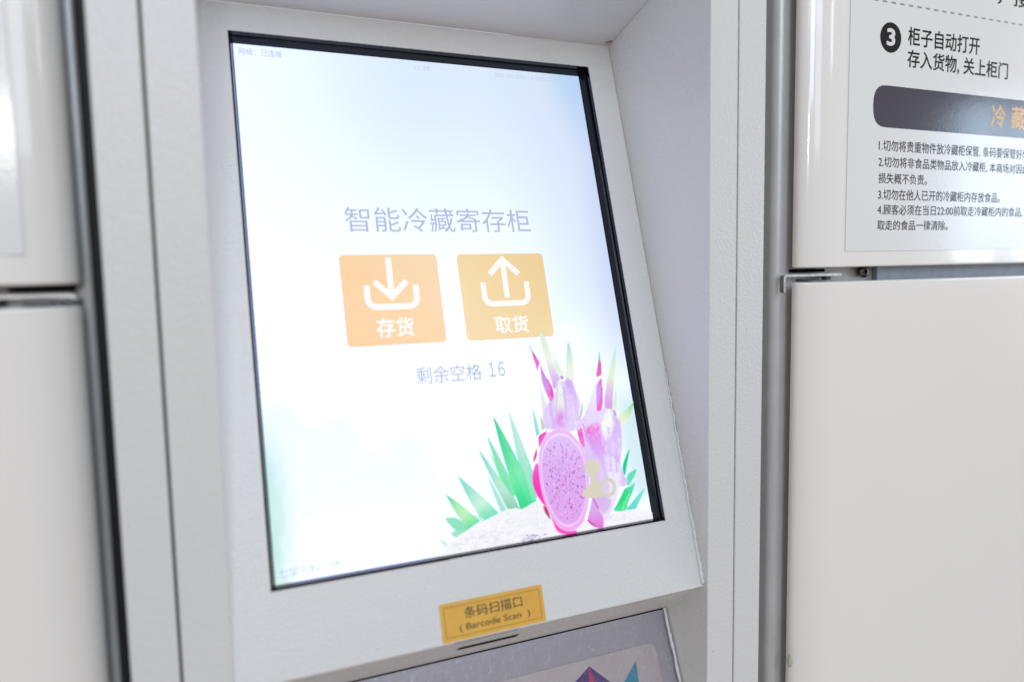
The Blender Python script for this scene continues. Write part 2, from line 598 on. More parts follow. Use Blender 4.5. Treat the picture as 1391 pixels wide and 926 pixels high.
def ring_faces(r0, r1, d0, d1, mi=0):
    a = [P(r0[0], r0[2], d0), P(r0[1], r0[2], d0), P(r0[1], r0[3], d0), P(r0[0], r0[3], d0)]
    b_ = [P(r1[0], r1[2], d1), P(r1[1], r1[2], d1), P(r1[1], r1[3], d1), P(r1[0], r1[3], d1)]
    for i in range(4):
        j = (i + 1) % 4
        quad(bm, [a[i], a[j], b_[j], b_[i]], mi)


o = 0.0003
R0 = (o, W - o, o, H - o)
R1 = (o + .0002, W - o - .0002, o + .0002, H - o - .0002)
ri = lambda q: (GL * q + R0[0] * (1 - q), GR * q + R0[1] * (1 - q), GB * q + R0[2] * (1 - q), GT * q + R0[3] * (1 - q))
ring_faces(R0, R1, -0.0006, -0.0062)
ring_faces(R1, ri(.26), -0.0062, -0.0064)
ring_faces(ri(.26), ri(.30), -0.0064, -0.0058)
ring_faces(ri(.30), ri(.46), -0.0058, -0.0060)
ring_faces(ri(.46), ri(.86), -0.0060, -0.0114)
ring_faces(ri(.86), ri(1.0), -0.0114, -0.0118)
bmesh.ops.remove_doubles(bm, verts=bm.verts, dist=1e-6)
from_bm('bezel', bm, M['bezel'], screen)


# picture layers --------------------------------------------------------------
class Pic:
    def __init__(self, start=1):
        self.bm = bmesh.new()
        self.lay = self.bm.verts.layers.float_color.new('picture')
        self.k = start

    def d(self):
        self.k += 1
        return screen_d + 2.2e-5 * self.k

    def poly(self, uv, cols, axis=None, d=None, fe=0.0, alpha=1.0):
        d = self.d() if d is None else d
        if axis is None:
            axis = (uv[0], uv[len(uv) // 2])
        (ax, ay), (bx, by) = axis
        L2 = (bx - ax) ** 2 + (by - ay) ** 2 + 1e-12
        def put(u, v, al):
            tt = max(0.0, min(1.0, ((u - ax) * (bx - ax) + (v - ay) * (by - ay)) / L2))
            w_ = self.bm.verts.new(P(u, v, d))
            if len(cols) == 1:
                c = cols[0]
            else:
                q = tt * (len(cols) - 1)
                i = min(int(q), len(cols) - 2)
                c = [x + (y - x) * (q - i) for x, y in zip(cols[i], cols[i + 1])]
            w_[self.lay] = lin(c)[:3] + (al,)
            return w_
        n = len(uv)
        inn = uv
        if fe:                                   # soft edge: a rim that fades out
            area = sum(uv[i][0] * uv[(i + 1) % n][1] - uv[(i + 1) % n][0] * uv[i][1] for i in range(n))
            sg = 1 if area > 0 else -1
            inn, out = [], []
            for i in range(n):
                a, b_ = uv[i - 1], uv[(i + 1) % n]
                dx, dy = b_[0] - a[0], b_[1] - a[1]
                l_ = math.hypot(dx, dy) + 1e-12
                nx, ny = sg * dy / l_, -sg * dx / l_
                inn.append((uv[i][0] - nx * fe * 0.5, uv[i][1] - ny * fe * 0.5))
                out.append((uv[i][0] + nx * fe * 0.5, uv[i][1] + ny * fe * 0.5))
            vo = [put(u, v, 0.0) for u, v in out]
        vs = [put(u, v, alpha) for u, v in inn]
        if fe:
            for i in range(n):
                j = (i + 1) % n
                self.bm.faces.new((vs[i], vs[j], vo[j], vo[i]))
        for tri in tessellate_polygon([[Vector((u, v, 0)) for u, v in inn]]):
            try:
                self.bm.faces.new([vs[i] for i in tri])
            except ValueError:
                pass

    def done(self, name, parent, label=None):
        return from_bm(name, self.bm, M['picture'], parent, None, label)


def smooth_loop(pts, n=6):
    out = []
    N_ = len(pts)
    for i in range(N_):
        p0, p1, p2, p3 = pts[i - 1], pts[i], pts[(i + 1) % N_], pts[(i + 2) % N_]
        for k_ in range(n):
            t_ = k_ / n
            out.append(tuple(0.5 * ((2 * p1[a]) + (-p0[a] + p2[a]) * t_ + (2 * p0[a] - 5 * p1[a] + 4 * p2[a] - p3[a]) * t_ ** 2
                                    + (-p0[a] + 3 * p1[a] - 3 * p2[a] + p3[a]) * t_ ** 3) for a in (0, 1)))
    return out


def dens(pts, n=8):
    out = []
    for i in range(len(pts)):
        a, b_ = pts[i], pts[(i + 1) % len(pts)]
        for k_ in range(n):
            out.append((a[0] + (b_[0] - a[0]) * k_ / n, a[1] + (b_[1] - a[1]) * k_ / n))
    return out


def frame_of(ox, oy, s):
    return lambda pts: [scr(ox + x / s, oy + y / s) for x, y in pts]


Z7 = frame_of(680, 450, 6.175)
Z8 = frame_of(700, 570, 5.445)
Z6 = frame_of(580, 440, 2.895)
ZL = frame_of(580, 540, 4.206)
ZC = frame_of(720, 570, 5.79)
PX = frame_of(0, 0, 1)

pic = Pic()


def shape(fr, pts, cols, axis=None, soft=True, fe=0.0011, alpha=1.0):
    q = smooth_loop(pts) if soft else dens(pts)
    ax = None
    if axis: ax = tuple(fr(axis))
    pic.poly(fr(q), cols, ax, None, fe, alpha)


def blade(fr, tip, bl, br, cols, bend=0.06):
    """pointed leaf: tip, left and right foot; colours from tip to foot, a lighter second half"""
    n = 14
    L, R_ = [], []
    for i in range(n + 1):
        s = i / n
        wob = math.sin(math.pi * s) * bend
        mx_, my_ = (bl[0] + br[0]) / 2, (bl[1] + br[1]) / 2
        for side, ft in ((L, bl), (R_, br)):
            f = s + wob * (1 - s)
            f = s ** 1.0
            ex = (ft[0] - mx_) * (f + bend * 3 * math.sin(math.pi * s))
            ey = (ft[1] - my_) * (f + bend * 3 * math.sin(math.pi * s))
            side.append((tip[0] + (mx_ - tip[0]) * s + ex, tip[1] + (my_ - tip[1]) * s + ey))
    mid = [((a[0] + b_[0]) / 2, (a[1] + b_[1]) / 2) for a, b_ in zip(L, R_)]
    ax = tuple(fr([tip, ((bl[0] + br[0]) / 2, (bl[1] + br[1]) / 2)]))
    d = pic.d()
    pic.poly(fr(L + R_[::-1][:-1]), cols, ax, d - 4e-6, 0.0008)
    pic.poly(fr(L + mid[::-1][:-1]), cols, ax, d)
    pic.poly(fr(mid + R_[::-1][:-1]), [[min(255, c + (255 - c) * 0.10) for c in cc] for cc in cols], ax, d + 4e-6)


# grass blades left
blade(ZL, (603, 55), (624, 218), (645, 205), [(170, 228, 212), (140, 222, 200)])
blade(ZL, (648, 100), (656, 188), (676, 172), [(196, 214, 176), (190, 210, 170)])
blade(ZL, (465, 70), (565, 540), (640, 520), [(190, 232, 222), (180, 233, 216), (120, 224, 185)], 0.05)
blade(ZL, (355, 300), (480, 600), (520, 610), [(160, 236, 196), (140, 240, 180), (150, 240, 180)], 0.08)
blade(ZL, (340, 210), (470, 560), (520, 560), [(140, 222, 180), (135, 228, 180), (110, 232, 170)], 0.10)
blade(ZL, (290, 288), (462, 640), (535, 636), [(120, 214, 190), (160, 226, 205), (185, 232, 212), (140, 200, 175)], 0.05)
blade(ZL, (340, 435), (422, 650), (458, 645), [(190, 238, 222), (160, 228, 210)], 0.05)
blade(ZL, (375, 98), (535, 640), (630, 598), [(70, 205, 140), (85, 220, 155), (120, 235, 175), (45, 218, 140)], 0.06)
blade(ZL, (545, 365), (600, 590), (630, 570), [(170, 236, 205), (120, 232, 180)], 0.05)
blade(ZL, (175, 445), (315, 706), (412, 660), [(135, 220, 195), (150, 226, 200), (205, 243, 226), (110, 222, 180)], 0.04)
blade(ZL, (258, 668), (290, 712), (325, 695), [(180, 238, 220), (200, 245, 225)], 0.1)
shape(ZL, [(105, 692), (140, 682), (172, 688), (205, 712), (245, 748), (190, 775), (140, 738)], [(150, 228, 196), (140, 226, 186)])
shape(ZL, [(135, 775), (165, 758), (198, 772), (172, 800)], [(165, 232, 205), (150, 228, 196)])
blade(ZL, (107, 550), (232, 752), (300, 706), [(85, 202, 145), (160, 232, 175), (190, 242, 190), (100, 224, 155)], 0.06)
shape(ZL, [(75, 810), (98, 822), (120, 848), (95, 836)], [(150, 222, 210), (140, 215, 205)])
# right blades
shape(Z8, [(842, 218), (832, 290), (818, 370), (810, 408), (795, 395), (793, 335), (815, 270)], [(25, 205, 135), (20, 208, 140)])
shape(Z8, [(892, 366), (885, 405), (866, 440), (840, 480), (815, 470), (828, 408), (860, 380)], [(95, 222, 175), (110, 230, 185)])
shape(Z8, [(884, 468), (862, 540), (836, 600), (806, 682), (765, 676), (725, 668), (755, 610), (790, 540), (805, 510), (840, 490)], [(120, 226, 208), (60, 220, 140), (40, 216, 125), (80, 230, 150)], [(870, 470), (760, 680)])
shape(Z8, [(848, 540), (820, 610), (795, 680), (778, 678), (800, 610)], [(120, 240, 165), (110, 238, 150)], fe=0.002, alpha=1.0)
shape(Z8, [(952, 505), (930, 570), (905, 625), (882, 662), (815, 664), (850, 620), (900, 560)], [(130, 228, 214), (95, 220, 200)])
# white rock
shape(ZL, [(70, 905), (112, 862), (165, 798), (250, 745), (330, 702), (400, 665), (450, 640), (510, 630), (545, 634), (600, 602), (640, 588), (760, 600), (900, 680), (900, 905), (700, 930), (400, 960)], [(247, 248, 253), (241, 241, 250)], [(300, 640), (500, 900)])
shape(Z8, [(500, 760), (600, 720), (720, 688), (800, 672), (892, 660), (980, 678), (1060, 690), (1080, 760), (700, 880), (480, 900)], [(244, 243, 251), (247, 245, 253)])
rr = random.Random(3)
dlay = pic.d()
for i in range(330):                             # pitted surface of the rock
    x = rr.uniform(150, 690)
    y0 = 640 + max(0, (480 - x)) * 0.50
    y = rr.uniform(y0 + 12, 880 - (x - 150) * 0.08)
    s = rr.uniform(3, 11) * (0.5 + (y - 600) / 300)
    g = rr.choice([(236, 236, 247), (230, 230, 243), (240, 240, 249), (251, 251, 255), (250, 250, 255)])
    a = rr.uniform(-0.5, 0.2)
    pts = [(x + s * 1.6 * math.cos(q) * rr.uniform(.6, 1.2), y + s * 0.7 * math.sin(q) * rr.uniform(.6, 1.2) + a * s * 1.6 * math.cos(q)) for q in [k_ * math.pi / 4 for k_ in range(8)]]
    pic.poly(ZL(pts), [g], None, dlay + i * 2e-8, 0.0014, 0.8)
for i in range(44):
    x = rr.uniform(540, 680)
    y = rr.uniform(788, 822) - (x - 540) * 0.10
    s = rr.uniform(2, 6)
    pts = [(x + s * 1.5 * math.cos(q) * rr.uniform(.6, 1.2), y + s * 0.6 * math.sin(q) * rr.uniform(.6, 1.2)) for q in [k_ * math.pi / 4 for k_ in range(8)]]
    pic.poly(ZL(pts), [rr.choice([(176, 178, 216), (150, 155, 205), (205, 205, 232)])], None, dlay + 1e-5 + i * 2e-8, 0.0009, 0.8)
for i in range(70):
    x = rr.uniform(640, 1010)
    y = rr.uniform(705, 745)
    s = rr.uniform(2, 6)
    pts = [(x + s * 2 * math.cos(q) * rr.uniform(.6, 1.2), y + s * 0.8 * math.sin(q) * rr.uniform(.6, 1.2)) for q in [k_ * math.pi / 4 for k_ in range(8)]]
    pic.poly(Z8(pts), [rr.choice([(236, 232, 247), (228, 224, 243), (240, 237, 250)])], None, dlay + 1.4e-5 + i * 2e-8, 0.0012, 0.8)
# --- fruit behind, right
shape(Z7, [(800, 405), (802, 520), (800, 610), (770, 700), (700, 720), (712, 660), (742, 585), (768, 500)], [(232, 238, 236), (232, 224, 247), (224, 208, 246)], [(800, 400), (740, 700)])
shape(Z7, [(965, 125), (966, 230), (950, 400), (940, 540), (930, 660), (880, 660), (868, 580), (884, 450), (915, 300), (940, 190)], [(206, 234, 220), (214, 238, 216), (228, 242, 206), (222, 190, 234), (216, 150, 226)], [(962, 125), (898, 640)])
shape(Z7, [(966, 490), (972, 590), (968, 690), (935, 680), (945, 570)], [(210, 232, 206), (230, 242, 216)])
shape(Z6, [(585, 412), (602, 375), (640, 347), (668, 335), (702, 332), (736, 342), (746, 376), (760, 405), (766, 470), (760, 540), (776, 596), (787, 615), (776, 638), (752, 640), (744, 682), (715, 750), (690, 770), (655, 705), (630, 560), (602, 462)], [(224, 208, 247), (220, 194, 247), (229, 212, 250)], [(680, 335), (690, 770)])
shape(Z6, [(700, 520), (745, 540), (762, 590), (745, 680), (712, 752), (690, 772), (690, 720), (715, 650)], [(240, 234, 253), (236, 228, 252)], fe=0.003, alpha=1.0)
shape(Z7, [(1110, 588), (1100, 650), (1070, 730), (1020, 790), (985, 770), (980, 715), (1035, 668), (1080, 625)], [(140, 222, 176), (176, 230, 188), (232, 240, 200), (240, 240, 228)], [(1110, 590), (985, 765)])
shape(Z7, [(942, 738), (988, 742), (1002, 800), (1004, 880), (998, 1000), (940, 1010), (925, 880)], [(214, 176, 242), (218, 190, 246), (228, 212, 250)], [(965, 738), (965, 1000)], fe=0.0035, alpha=1.0)
shape(Z6, [(592, 424), (606, 410), (614, 440), (618, 482), (600, 466)], [(228, 70, 186), (240, 110, 205)])
shape(Z6, [(620, 412), (650, 396), (682, 400), (702, 470), (700, 545), (665, 520), (636, 472)], [(238, 76, 200), (226, 120, 226), (214, 158, 240), (220, 190, 247)], [(640, 396), (680, 545)], fe=0.004, alpha=0.9)
shape(Z7, [(900, 650), (930, 690), (938, 790), (905, 900), (868, 900), (840, 830), (842, 770), (868, 700)], [(238, 244, 236), (240, 244, 236), (230, 222, 248)], [(895, 650), (890, 920)], fe=0.003, alpha=1.0)
shape(Z7, [(943, 658), (966, 690), (962, 715), (945, 690)], [(200, 130, 206), (210, 150, 220)])
shape(Z7, [(825, 173), (836, 250), (812, 256)], [(120, 200, 170), (150, 200, 176)], None, False)
shape(Z7, [(818, 252), (836, 256), (842, 310), (840, 366), (800, 378), (806, 310)], [(226, 80, 174), (234, 100, 190)])
shape(Z7, [(842, 398), (848, 500), (851, 590), (836, 657), (803, 655), (800, 560), (803, 450)], [(226, 90, 190), (205, 148, 240), (206, 140, 240), (232, 90, 200)], [(830, 400), (820, 655)])
shape(Z7, [(846, 470), (852, 590), (836, 658), (803, 657), (826, 610), (838, 540)], [(230, 80, 190), (242, 70, 184)], fe=0.0018, alpha=1.0)
# --- fruit in front: crown and body
shape(Z7, [(322, 440), (358, 540), (388, 620), (420, 720), (390, 830), (355, 760), (345, 650)], [(236, 244, 240), (228, 226, 244), (224, 205, 244)], [(322, 440), (390, 800)])
shape(Z6, [(470, 408), (462, 348), (475, 312), (495, 290), (512, 232), (545, 226), (572, 242), (598, 312), (590, 360), (584, 410), (560, 422), (520, 416)], [(224, 206, 247), (228, 206, 248)])
shape(Z7, [(325, 20), (368, 50), (400, 130), (428, 225), (458, 325), (492, 400), (446, 482), (420, 405), (390, 305), (352, 165)], [(214, 236, 222), (228, 240, 214), (238, 244, 226), (226, 200, 240), (214, 164, 236)], [(340, 20), (450, 470)])
shape(Z7, [(444, 212), (470, 260), (498, 305), (528, 362), (500, 384), (458, 330)], [(214, 234, 212), (230, 240, 220)])
shape(Z7, [(560, 88), (584, 150), (602, 250), (610, 410), (540, 420), (545, 285), (552, 170)], [(160, 214, 196), (188, 226, 204), (226, 238, 212), (236, 232, 236)], [(560, 88), (575, 420)])
shape(Z7, [(545, 408), (600, 425), (622, 500), (662, 600), (655, 700), (638, 785), (590, 770), (556, 730), (530, 560)], [(214, 176, 242), (224, 200, 248), (228, 208, 249)], [(570, 400), (620, 780)], fe=0.003, alpha=1.0)
shape(Z7, [(546, 420), (580, 424), (606, 490), (640, 580), (600, 540), (566, 490)], [(200, 158, 244), (210, 172, 246), (220, 196, 250)], [(550, 420), (630, 580)], fe=0.004, alpha=0.9)
shape(Z7, [(480, 415), (512, 480), (530, 580), (532, 660), (500, 700), (460, 680), (448, 560), (455, 480)], [(224, 242, 232), (234, 244, 236), (236, 242, 230), (228, 200, 238)], [(480, 415), (495, 700)])
shape(Z7, [(484, 655), (512, 672), (532, 720), (536, 790), (480, 800), (446, 800), (460, 725)], [(230, 190, 236), (222, 128, 232), (220, 160, 238)], [(490, 655), (490, 800)], fe=0.004, alpha=0.9)
shape(Z7, [(495, 378), (518, 378), (526, 398), (506, 406)], [(186, 126, 190), (200, 150, 205)])
shape(Z7, [(680, 598), (688, 665), (662, 742), (648, 742), (664, 660)], [(180, 214, 176), (196, 214, 186)])
shape(Z7, [(238, 113), (262, 160), (276, 190), (262, 197), (250, 160)], [(150, 206, 196), (160, 200, 190)])
shape(Z7, [(262, 195), (276, 188), (300, 225), (323, 266), (312, 300), (303, 334), (282, 262)], [(226, 74, 176), (240, 100, 205), (242, 120, 210)])
shape(Z7, [(330, 292), (352, 335), (385, 398), (426, 470), (439, 540), (418, 584), (382, 530), (342, 420)], [(226, 110, 205), (214, 150, 236), (212, 150, 236), (232, 90, 196)], [(335, 295), (425, 575)])
shape(Z7, [(385, 398), (426, 470), (439, 540), (418, 584), (405, 545), (412, 490), (392, 430)], [(236, 100, 205), (240, 70, 184)], fe=0.0018, alpha=1.0)
# mottled skin of the crowns
dlay = pic.d()
for i in range(300):
    fr, x0, x1, y0, y1 = rr.choice([(Z7, 380, 635, 520, 800), (Z7, 660, 960, 680, 920), (Z8, 640, 770, 90, 430)])
    x, y, s = rr.uniform(x0, x1), rr.uniform(y0, y1), rr.uniform(3, 13)
    el = rr.uniform(1.2, 2.6)
    pts = [(x + s * math.cos(q) * rr.uniform(.7, 1.1), y + el * s * math.sin(q) * rr.uniform(.7, 1.1)) for q in [k_ * math.pi / 4 for k_ in range(8)]]
    pic.poly(fr(pts), [rr.choice([(206, 176, 240), (222, 196, 246), (244, 240, 253), (240, 232, 250), (224, 170, 236), (236, 226, 246)])], None, dlay + i * 4e-8, 0.0014, 0.26)
# veins and edge tints of the scales
for fr, x0, y0, x1, y1, c, wd_ in ((Z7, 470, 430, 462, 700, (214, 200, 236), 6), (Z7, 525, 470, 545, 740, (206, 190, 238), 7), (Z7, 600, 440, 645, 740, (214, 190, 246), 10),
                                  (Z7, 405, 560, 440, 800, (214, 178, 236), 9), (Z7, 690, 780, 720, 900, (226, 150, 232), 8), (Z7, 830, 780, 850, 930, (220, 196, 246), 10),
                                  (Z8, 690, 60, 700, 380, (214, 186, 246), 12), (Z8, 740, 60, 745, 380, (208, 180, 244), 10), (Z8, 600, 300, 640, 420, (232, 214, 250), 14)):
    pts = [(x0 - wd_, y0), (x0 + wd_ * .3, y0 - 4), (x1 + wd_, y1), (x1 - wd_, y1 + 3)]
    pic.poly(fr(dens(pts, 6)), [c], None, None, 0.0022, 0.7)
# stalk end at the bottom of the rear fruit
shape(Z8, [(566, 580), (605, 650), (642, 720), (642, 796), (600, 797), (560, 775), (528, 742), (545, 660)], [(216, 176, 238), (222, 164, 234), (228, 120, 216)], [(570, 580), (600, 797)])
shape(Z8, [(528, 738), (548, 748), (600, 790), (560, 778)], [(206, 60, 150), (214, 100, 190)])
shape(Z8, [(560, 575), (640, 560), (700, 590), (690, 650), (650, 690), (610, 655)], [(214, 180, 242), (220, 190, 244)], fe=0.002, alpha=1.0)
shape(Z8, [(562, 578), (576, 584), (612, 650), (600, 652)], [(216, 100, 190), (220, 120, 205)])
# --- cut half with seeds
EGG = [(225, 68), (300, 92), (365, 158), (412, 225), (440, 320), (456, 440), (460, 560), (450, 660), (432, 740), (402, 812), (358, 854), (295, 874), (230, 852), (180, 792), (135, 710), (100, 620), (76, 520), (64, 420), (60, 320), (70, 230), (100, 150), (150, 95)]
cxx, cyy = sum(p_[0] for p_ in EGG) / len(EGG), sum(p_[1] for p_ in EGG) / len(EGG)
inset = lambda f: [(cxx + (x - cxx) * f, cyy + (y - cyy) * f) for x, y in EGG]
shape(ZC, [(62, 130), (100, 100), (130, 92), (100, 160), (66, 215), (60, 175)], [(236, 60, 176), (238, 110, 210)])
shape(ZC, [(46, 232), (48, 285), (24, 335), (18, 310), (30, 262)], [(224, 60, 160), (232, 90, 180)])
shape(ZC, [(40, 345), (60, 352), (80, 480), (108, 600), (130, 690), (92, 655), (45, 590), (18, 515), (13, 440), (24, 378)], [(240, 110, 205), (250, 60, 190), (252, 50, 180), (244, 60, 180)], [(40, 345), (120, 690)])
shape(ZC, [(98, 676), (132, 700), (152, 778), (112, 728)], [(196, 50, 112), (170, 60, 100)])
shape(ZC, [(160, 765), (200, 815), (232, 850), (300, 872), (356, 868), (352, 900), (262, 897), (206, 872), (178, 812)], [(250, 70, 176), (252, 70, 190), (252, 90, 205)], [(160, 765), (355, 890)])
shape(ZC, EGG, [(242, 190, 244), (238, 188, 244), (244, 170, 236)], [(225, 68), (300, 870)])
shape(ZC, inset(0.925), [(232, 196, 246), (228, 192, 246), (236, 190, 246)], [(225, 68), (300, 870)])
shape(ZC, inset(0.90), [(244, 226, 254), (240, 214, 252), (242, 206, 250)], [(225, 68), (300, 870)])
shape(ZC, inset(0.865), [(226, 200, 250), (222, 172, 242), (226, 166, 238)], [(225, 68), (300, 870)])
dlay = pic.d()
n_ = 0
while n_ < 420:
    a, r = rr.uniform(0, 2 * math.pi), math.sqrt(rr.random()) * 0.78
    i = int(a / (2 * math.pi) * len(EGG)) % len(EGG)
    ex, ey = EGG[i]
    x, y = cxx + (ex - cxx) * r + rr.uniform(-10, 10), cyy + (ey - cyy) * r + rr.uniform(-10, 10)
    if y < 150: continue
    n_ += 1
    tone = rr.random()
    if tone < 0.45:
        s, c = rr.uniform(3.5, 8), rr.choice([(236, 200, 250), (206, 152, 232), (198, 140, 226), (240, 214, 252)])
    elif tone < 0.72:
        s, c = rr.uniform(3.5, 6.5), rr.choice([(206, 84, 190), (226, 70, 168), (232, 100, 196), (190, 90, 200)])
    else:
        s, c = rr.uniform(3.5, 6.5), rr.choice([(122, 54, 128), (146, 66, 156), (104, 40, 110), (128, 84, 186)])
    ang = rr.uniform(-.6, .6)
    pts = []
    for q in [k_ * math.pi / 4 for k_ in range(8)]:
        px, py = s * 0.62 * math.cos(q), s * 1.25 * math.sin(q)
        pts.append((x + px * math.cos(ang) - py * math.sin(ang), y + px * math.sin(ang) + py * math.cos(ang)))
    pic.poly(ZC(pts), [c], None, dlay + n_ * 2.5e-8, 0.0005, 0.9)
pic.k += 1
pic.done('fruit_picture', screen, 'wallpaper picture of a cut pink dragon fruit on a pale rock with green leaves')
top_k = pic.k

# person with gear icon
ic = Pic(top_k + 2)
d = ic.d()
beige = [(217, 211, 194)]
circ = lambda cx_, cy_, rx_, ry_, n=28: [(cx_ + rx_ * math.cos(2 * math.pi * i / n), cy_ + ry_ * math.sin(2 * math.pi * i / n)) for i in range(n)]
ic.poly(Z8(circ(560, 350, 58, 60)), beige, None, d)
ic.poly(Z8([(538, 395), (590, 395), (598, 440), (625, 490), (640, 520), (640, 572), (560, 580), (500, 572), (488, 545), (500, 510), (538, 488), (552, 455)]), beige, None, d + 3e-6)
# ring
n = 40
lo_, li_ = circ(674, 500, 64, 72, n), circ(674, 500, 38, 45, n)
for i in range(n):
    j = (i + 1) % n
    ic.poly(Z8([lo_[i], lo_[j], li_[j], li_[i]]), beige, None, d + 6e-6)
ic.poly(Z8(circ(674, 496, 13, 17)), beige, None, d + 6e-6)
ic.done('account_icon', screen, 'beige person icon with a small ring over the fruit')

# buttons ---------------------------------------------------------------------
def stroke(pc, p0, p1, wd, col, d):
    dx, dy = p1[0] - p0[0], p1[1] - p0[1]
    L = math.hypot(dx, dy)
    nx, ny = -dy / L * wd / 2, dx / L * wd / 2
    pc.poly([(p0[0] + nx, p0[1] + ny), (p1[0] + nx, p1[1] + ny), (p1[0] - nx, p1[1] - ny), (p0[0] - nx, p0[1] - ny)], [col], None, d)


def button(corners, label, cols, up, word, wbox, arrow, tray):
    pc = Pic(3)
    q = [scr(*c) for c in corners]
    u0, u1 = (q[0][0] + q[3][0]) / 2, (q[1][0] + q[2][0]) / 2
    v1, v0 = (q[0][1] + q[1][1]) / 2, (q[2][1] + q[3][1]) / 2
    r = 0.0036
    N_ = 16
    d = pc.d()
    out = []
    for (cx_, cy_, a0) in ((u1 - r, v1 - r, 0), (u0 + r, v1 - r, 90), (u0 + r, v0 + r, 180), (u1 - r, v0 + r, 270)):
        for k_ in range(8):
            a = math.radians(a0 + 90 * k_ / 7)
            out.append((cx_ + r * math.cos(a), cy_ + r * math.sin(a)))
    pc.poly(out, cols, ((u0, v0), (u1, v1)), d)
    white = (255, 253, 250)
    wd = 0.0046
    d = pc.d() + 2e-5
    a0, a1 = scr(*arrow[0]), scr(*arrow[1])
    ax = (a0[0] + a1[0]) / 2
    stroke(pc, (ax, a0[1]), (ax, a1[1] + (0.004 if not up else -0.004)), wd, white, d)
    s = 1 if up else -1
    hw = 0.0125
    ty = a1[1]
    for sd in (-1, 1):
        p0 = (ax - sd * 0.0016, ty - s * 0.0016)
        stroke(pc, (ax - sd * 0.0016, ty - s * 0.0018), (ax + sd * hw, ty - s * (hw + 0.003)), wd, white, d + 4e-6 * (2 + sd))
    t0, t1, tb = scr(*tray[0]), scr(*tray[1]), (scr(*tray[2])[1] + scr(*tray[3])[1]) / 2
    x0, x1, ttop = t0[0], t1[0], (t0[1] + t1[1]) / 2
    rr_ = 0.0065
    path = [(x0, ttop), (x0, tb + rr_)]
    for k_ in range(1, 8):
        a = math.radians(180 + 90 * k_ / 7)
        path.append((x0 + rr_ + rr_ * math.cos(a), tb + rr_ + rr_ * math.sin(a)))
    for k_ in range(8):
        a = math.radians(270 + 90 * k_ / 7)
        path.append((x1 - rr_ + rr_ * math.cos(a), tb + rr_ + rr_ * math.sin(a)))
    path.append((x1, ttop))
    L, R_ = [], []
    for i, p_ in enumerate(path):
        a, b_ = path[max(0, i - 1)], path[min(len(path) - 1, i + 1)]
        dx, dy = b_[0] - a[0], b_[1] - a[1]
        l_ = math.hypot(dx, dy)
        L.append((p_[0] - dy / l_ * wd / 2, p_[1] + dx / l_ * wd / 2))
        R_.append((p_[0] + dy / l_ * wd / 2, p_[1] - dx / l_ * wd / 2))
    for i in range(len(path) - 1):
        pc.poly([L[i], L[i + 1], R_[i + 1], R_[i]], [white], None, d)
    w0, w1, w2, w3 = [scr(*p_) for p_ in wbox]    # left-top, left-bottom, right-top, right-bottom
    add_text(pc.bm, word, (w0[0] + w1[0]) / 2, (w2[0] + w3[0]) / 2, (w1[1] + w3[1]) / 2, (w0[1] + w2[1]) / 2, lambda a, b_, d_: P(a, b_, d_), d, 0, 0.022, None, lin(white), pc.lay)
    return pc.done('on_screen_button', screen, label)


button([(459.6, 346), (593, 345), (606.8, 464), (472, 472.5)], 'orange on-screen button with an arrow pointing down into a tray',
       [(253, 209, 161), (252, 213, 168), (248, 221, 186)], False, '存货',
       [(510.7, 433), (513, 458.5), (560, 430.5), (563.6, 455.5)], [(526.4, 350), (533.6, 409)],
       [(497.5, 388), (564.3, 386), (507, 418.5), (566, 414)])
button([(619.5, 344.6), (736.8, 344.6), (753, 457), (634.6, 463)], 'yellow on-screen button with an arrow pointing up out of a tray',
       [(248, 222, 178), (245, 217, 168), (237, 209, 152)], True, '取货',
       [(671.5, 430), (674, 452.5), (715.5, 428), (718.9, 450.5)], [(689, 404), (681.5, 347)],
       [(655.8, 384), (714.5, 382), (666, 413.5), (718, 410)])

# on-screen lettering
def screen_text(name, body, lt, lb, rt, rb, col, weight=0.0, space=1.0):
    tx = Pic(3)
    a, b_, c, d_ = scr(*lt), scr(*lb), scr(*rt), scr(*rb)
    add_text(tx.bm, body, (a[0] + b_[0]) / 2, (c[0] + d_[0]) / 2, (b_[1] + d_[1]) / 2, (a[1] + c[1]) / 2, lambda p_, q, r: P(p_, q, r), tx.d(), 0, weight, None, lin(col), tx.lay, space)
    tx.done(name, screen)


screen_text('screen_title', '智能冷藏寄存柜', (467, 280.5), (469.5, 315), (717.5, 285.2), (721.5, 315.5), (186, 190, 214), 0.003)
screen_text('vacancy_count', '剩余空格', (564.5, 498.5), (566.5, 521.5), (653.5, 493.5), (655, 516), (182, 187, 202), 0.004)
screen_text('vacancy_number', '１６', (663.5, 491.7), (664.5, 511.5), (684.8, 491.4), (685.8, 510.8), (182, 187, 202), 0.006, 0.62)
screen_text('network_status', '网络：已连接', (324, 64.5), (324.6, 74.8), (382.8, 69.5), (383.6, 79), (176, 186, 216), 0.002)
screen_text('screen_clock', '11:38', (562.7, 88.6), (563, 95.6), (583.6, 90.4), (584.2, 97), (200, 212, 232), -0.006)
screen_text('serial_number', '900180-070113-0001-0204 1.671', (672, 99.2), (672.5, 104.6), (779.5, 109.5), (780.5, 115), (198, 212, 234), -0.004)
screen_text('place_name', '七宝万科广场', (377.5, 772), (378.6, 784.5), (461.6, 759.2), (463.2, 771.6), (180, 196, 216), 0.0)

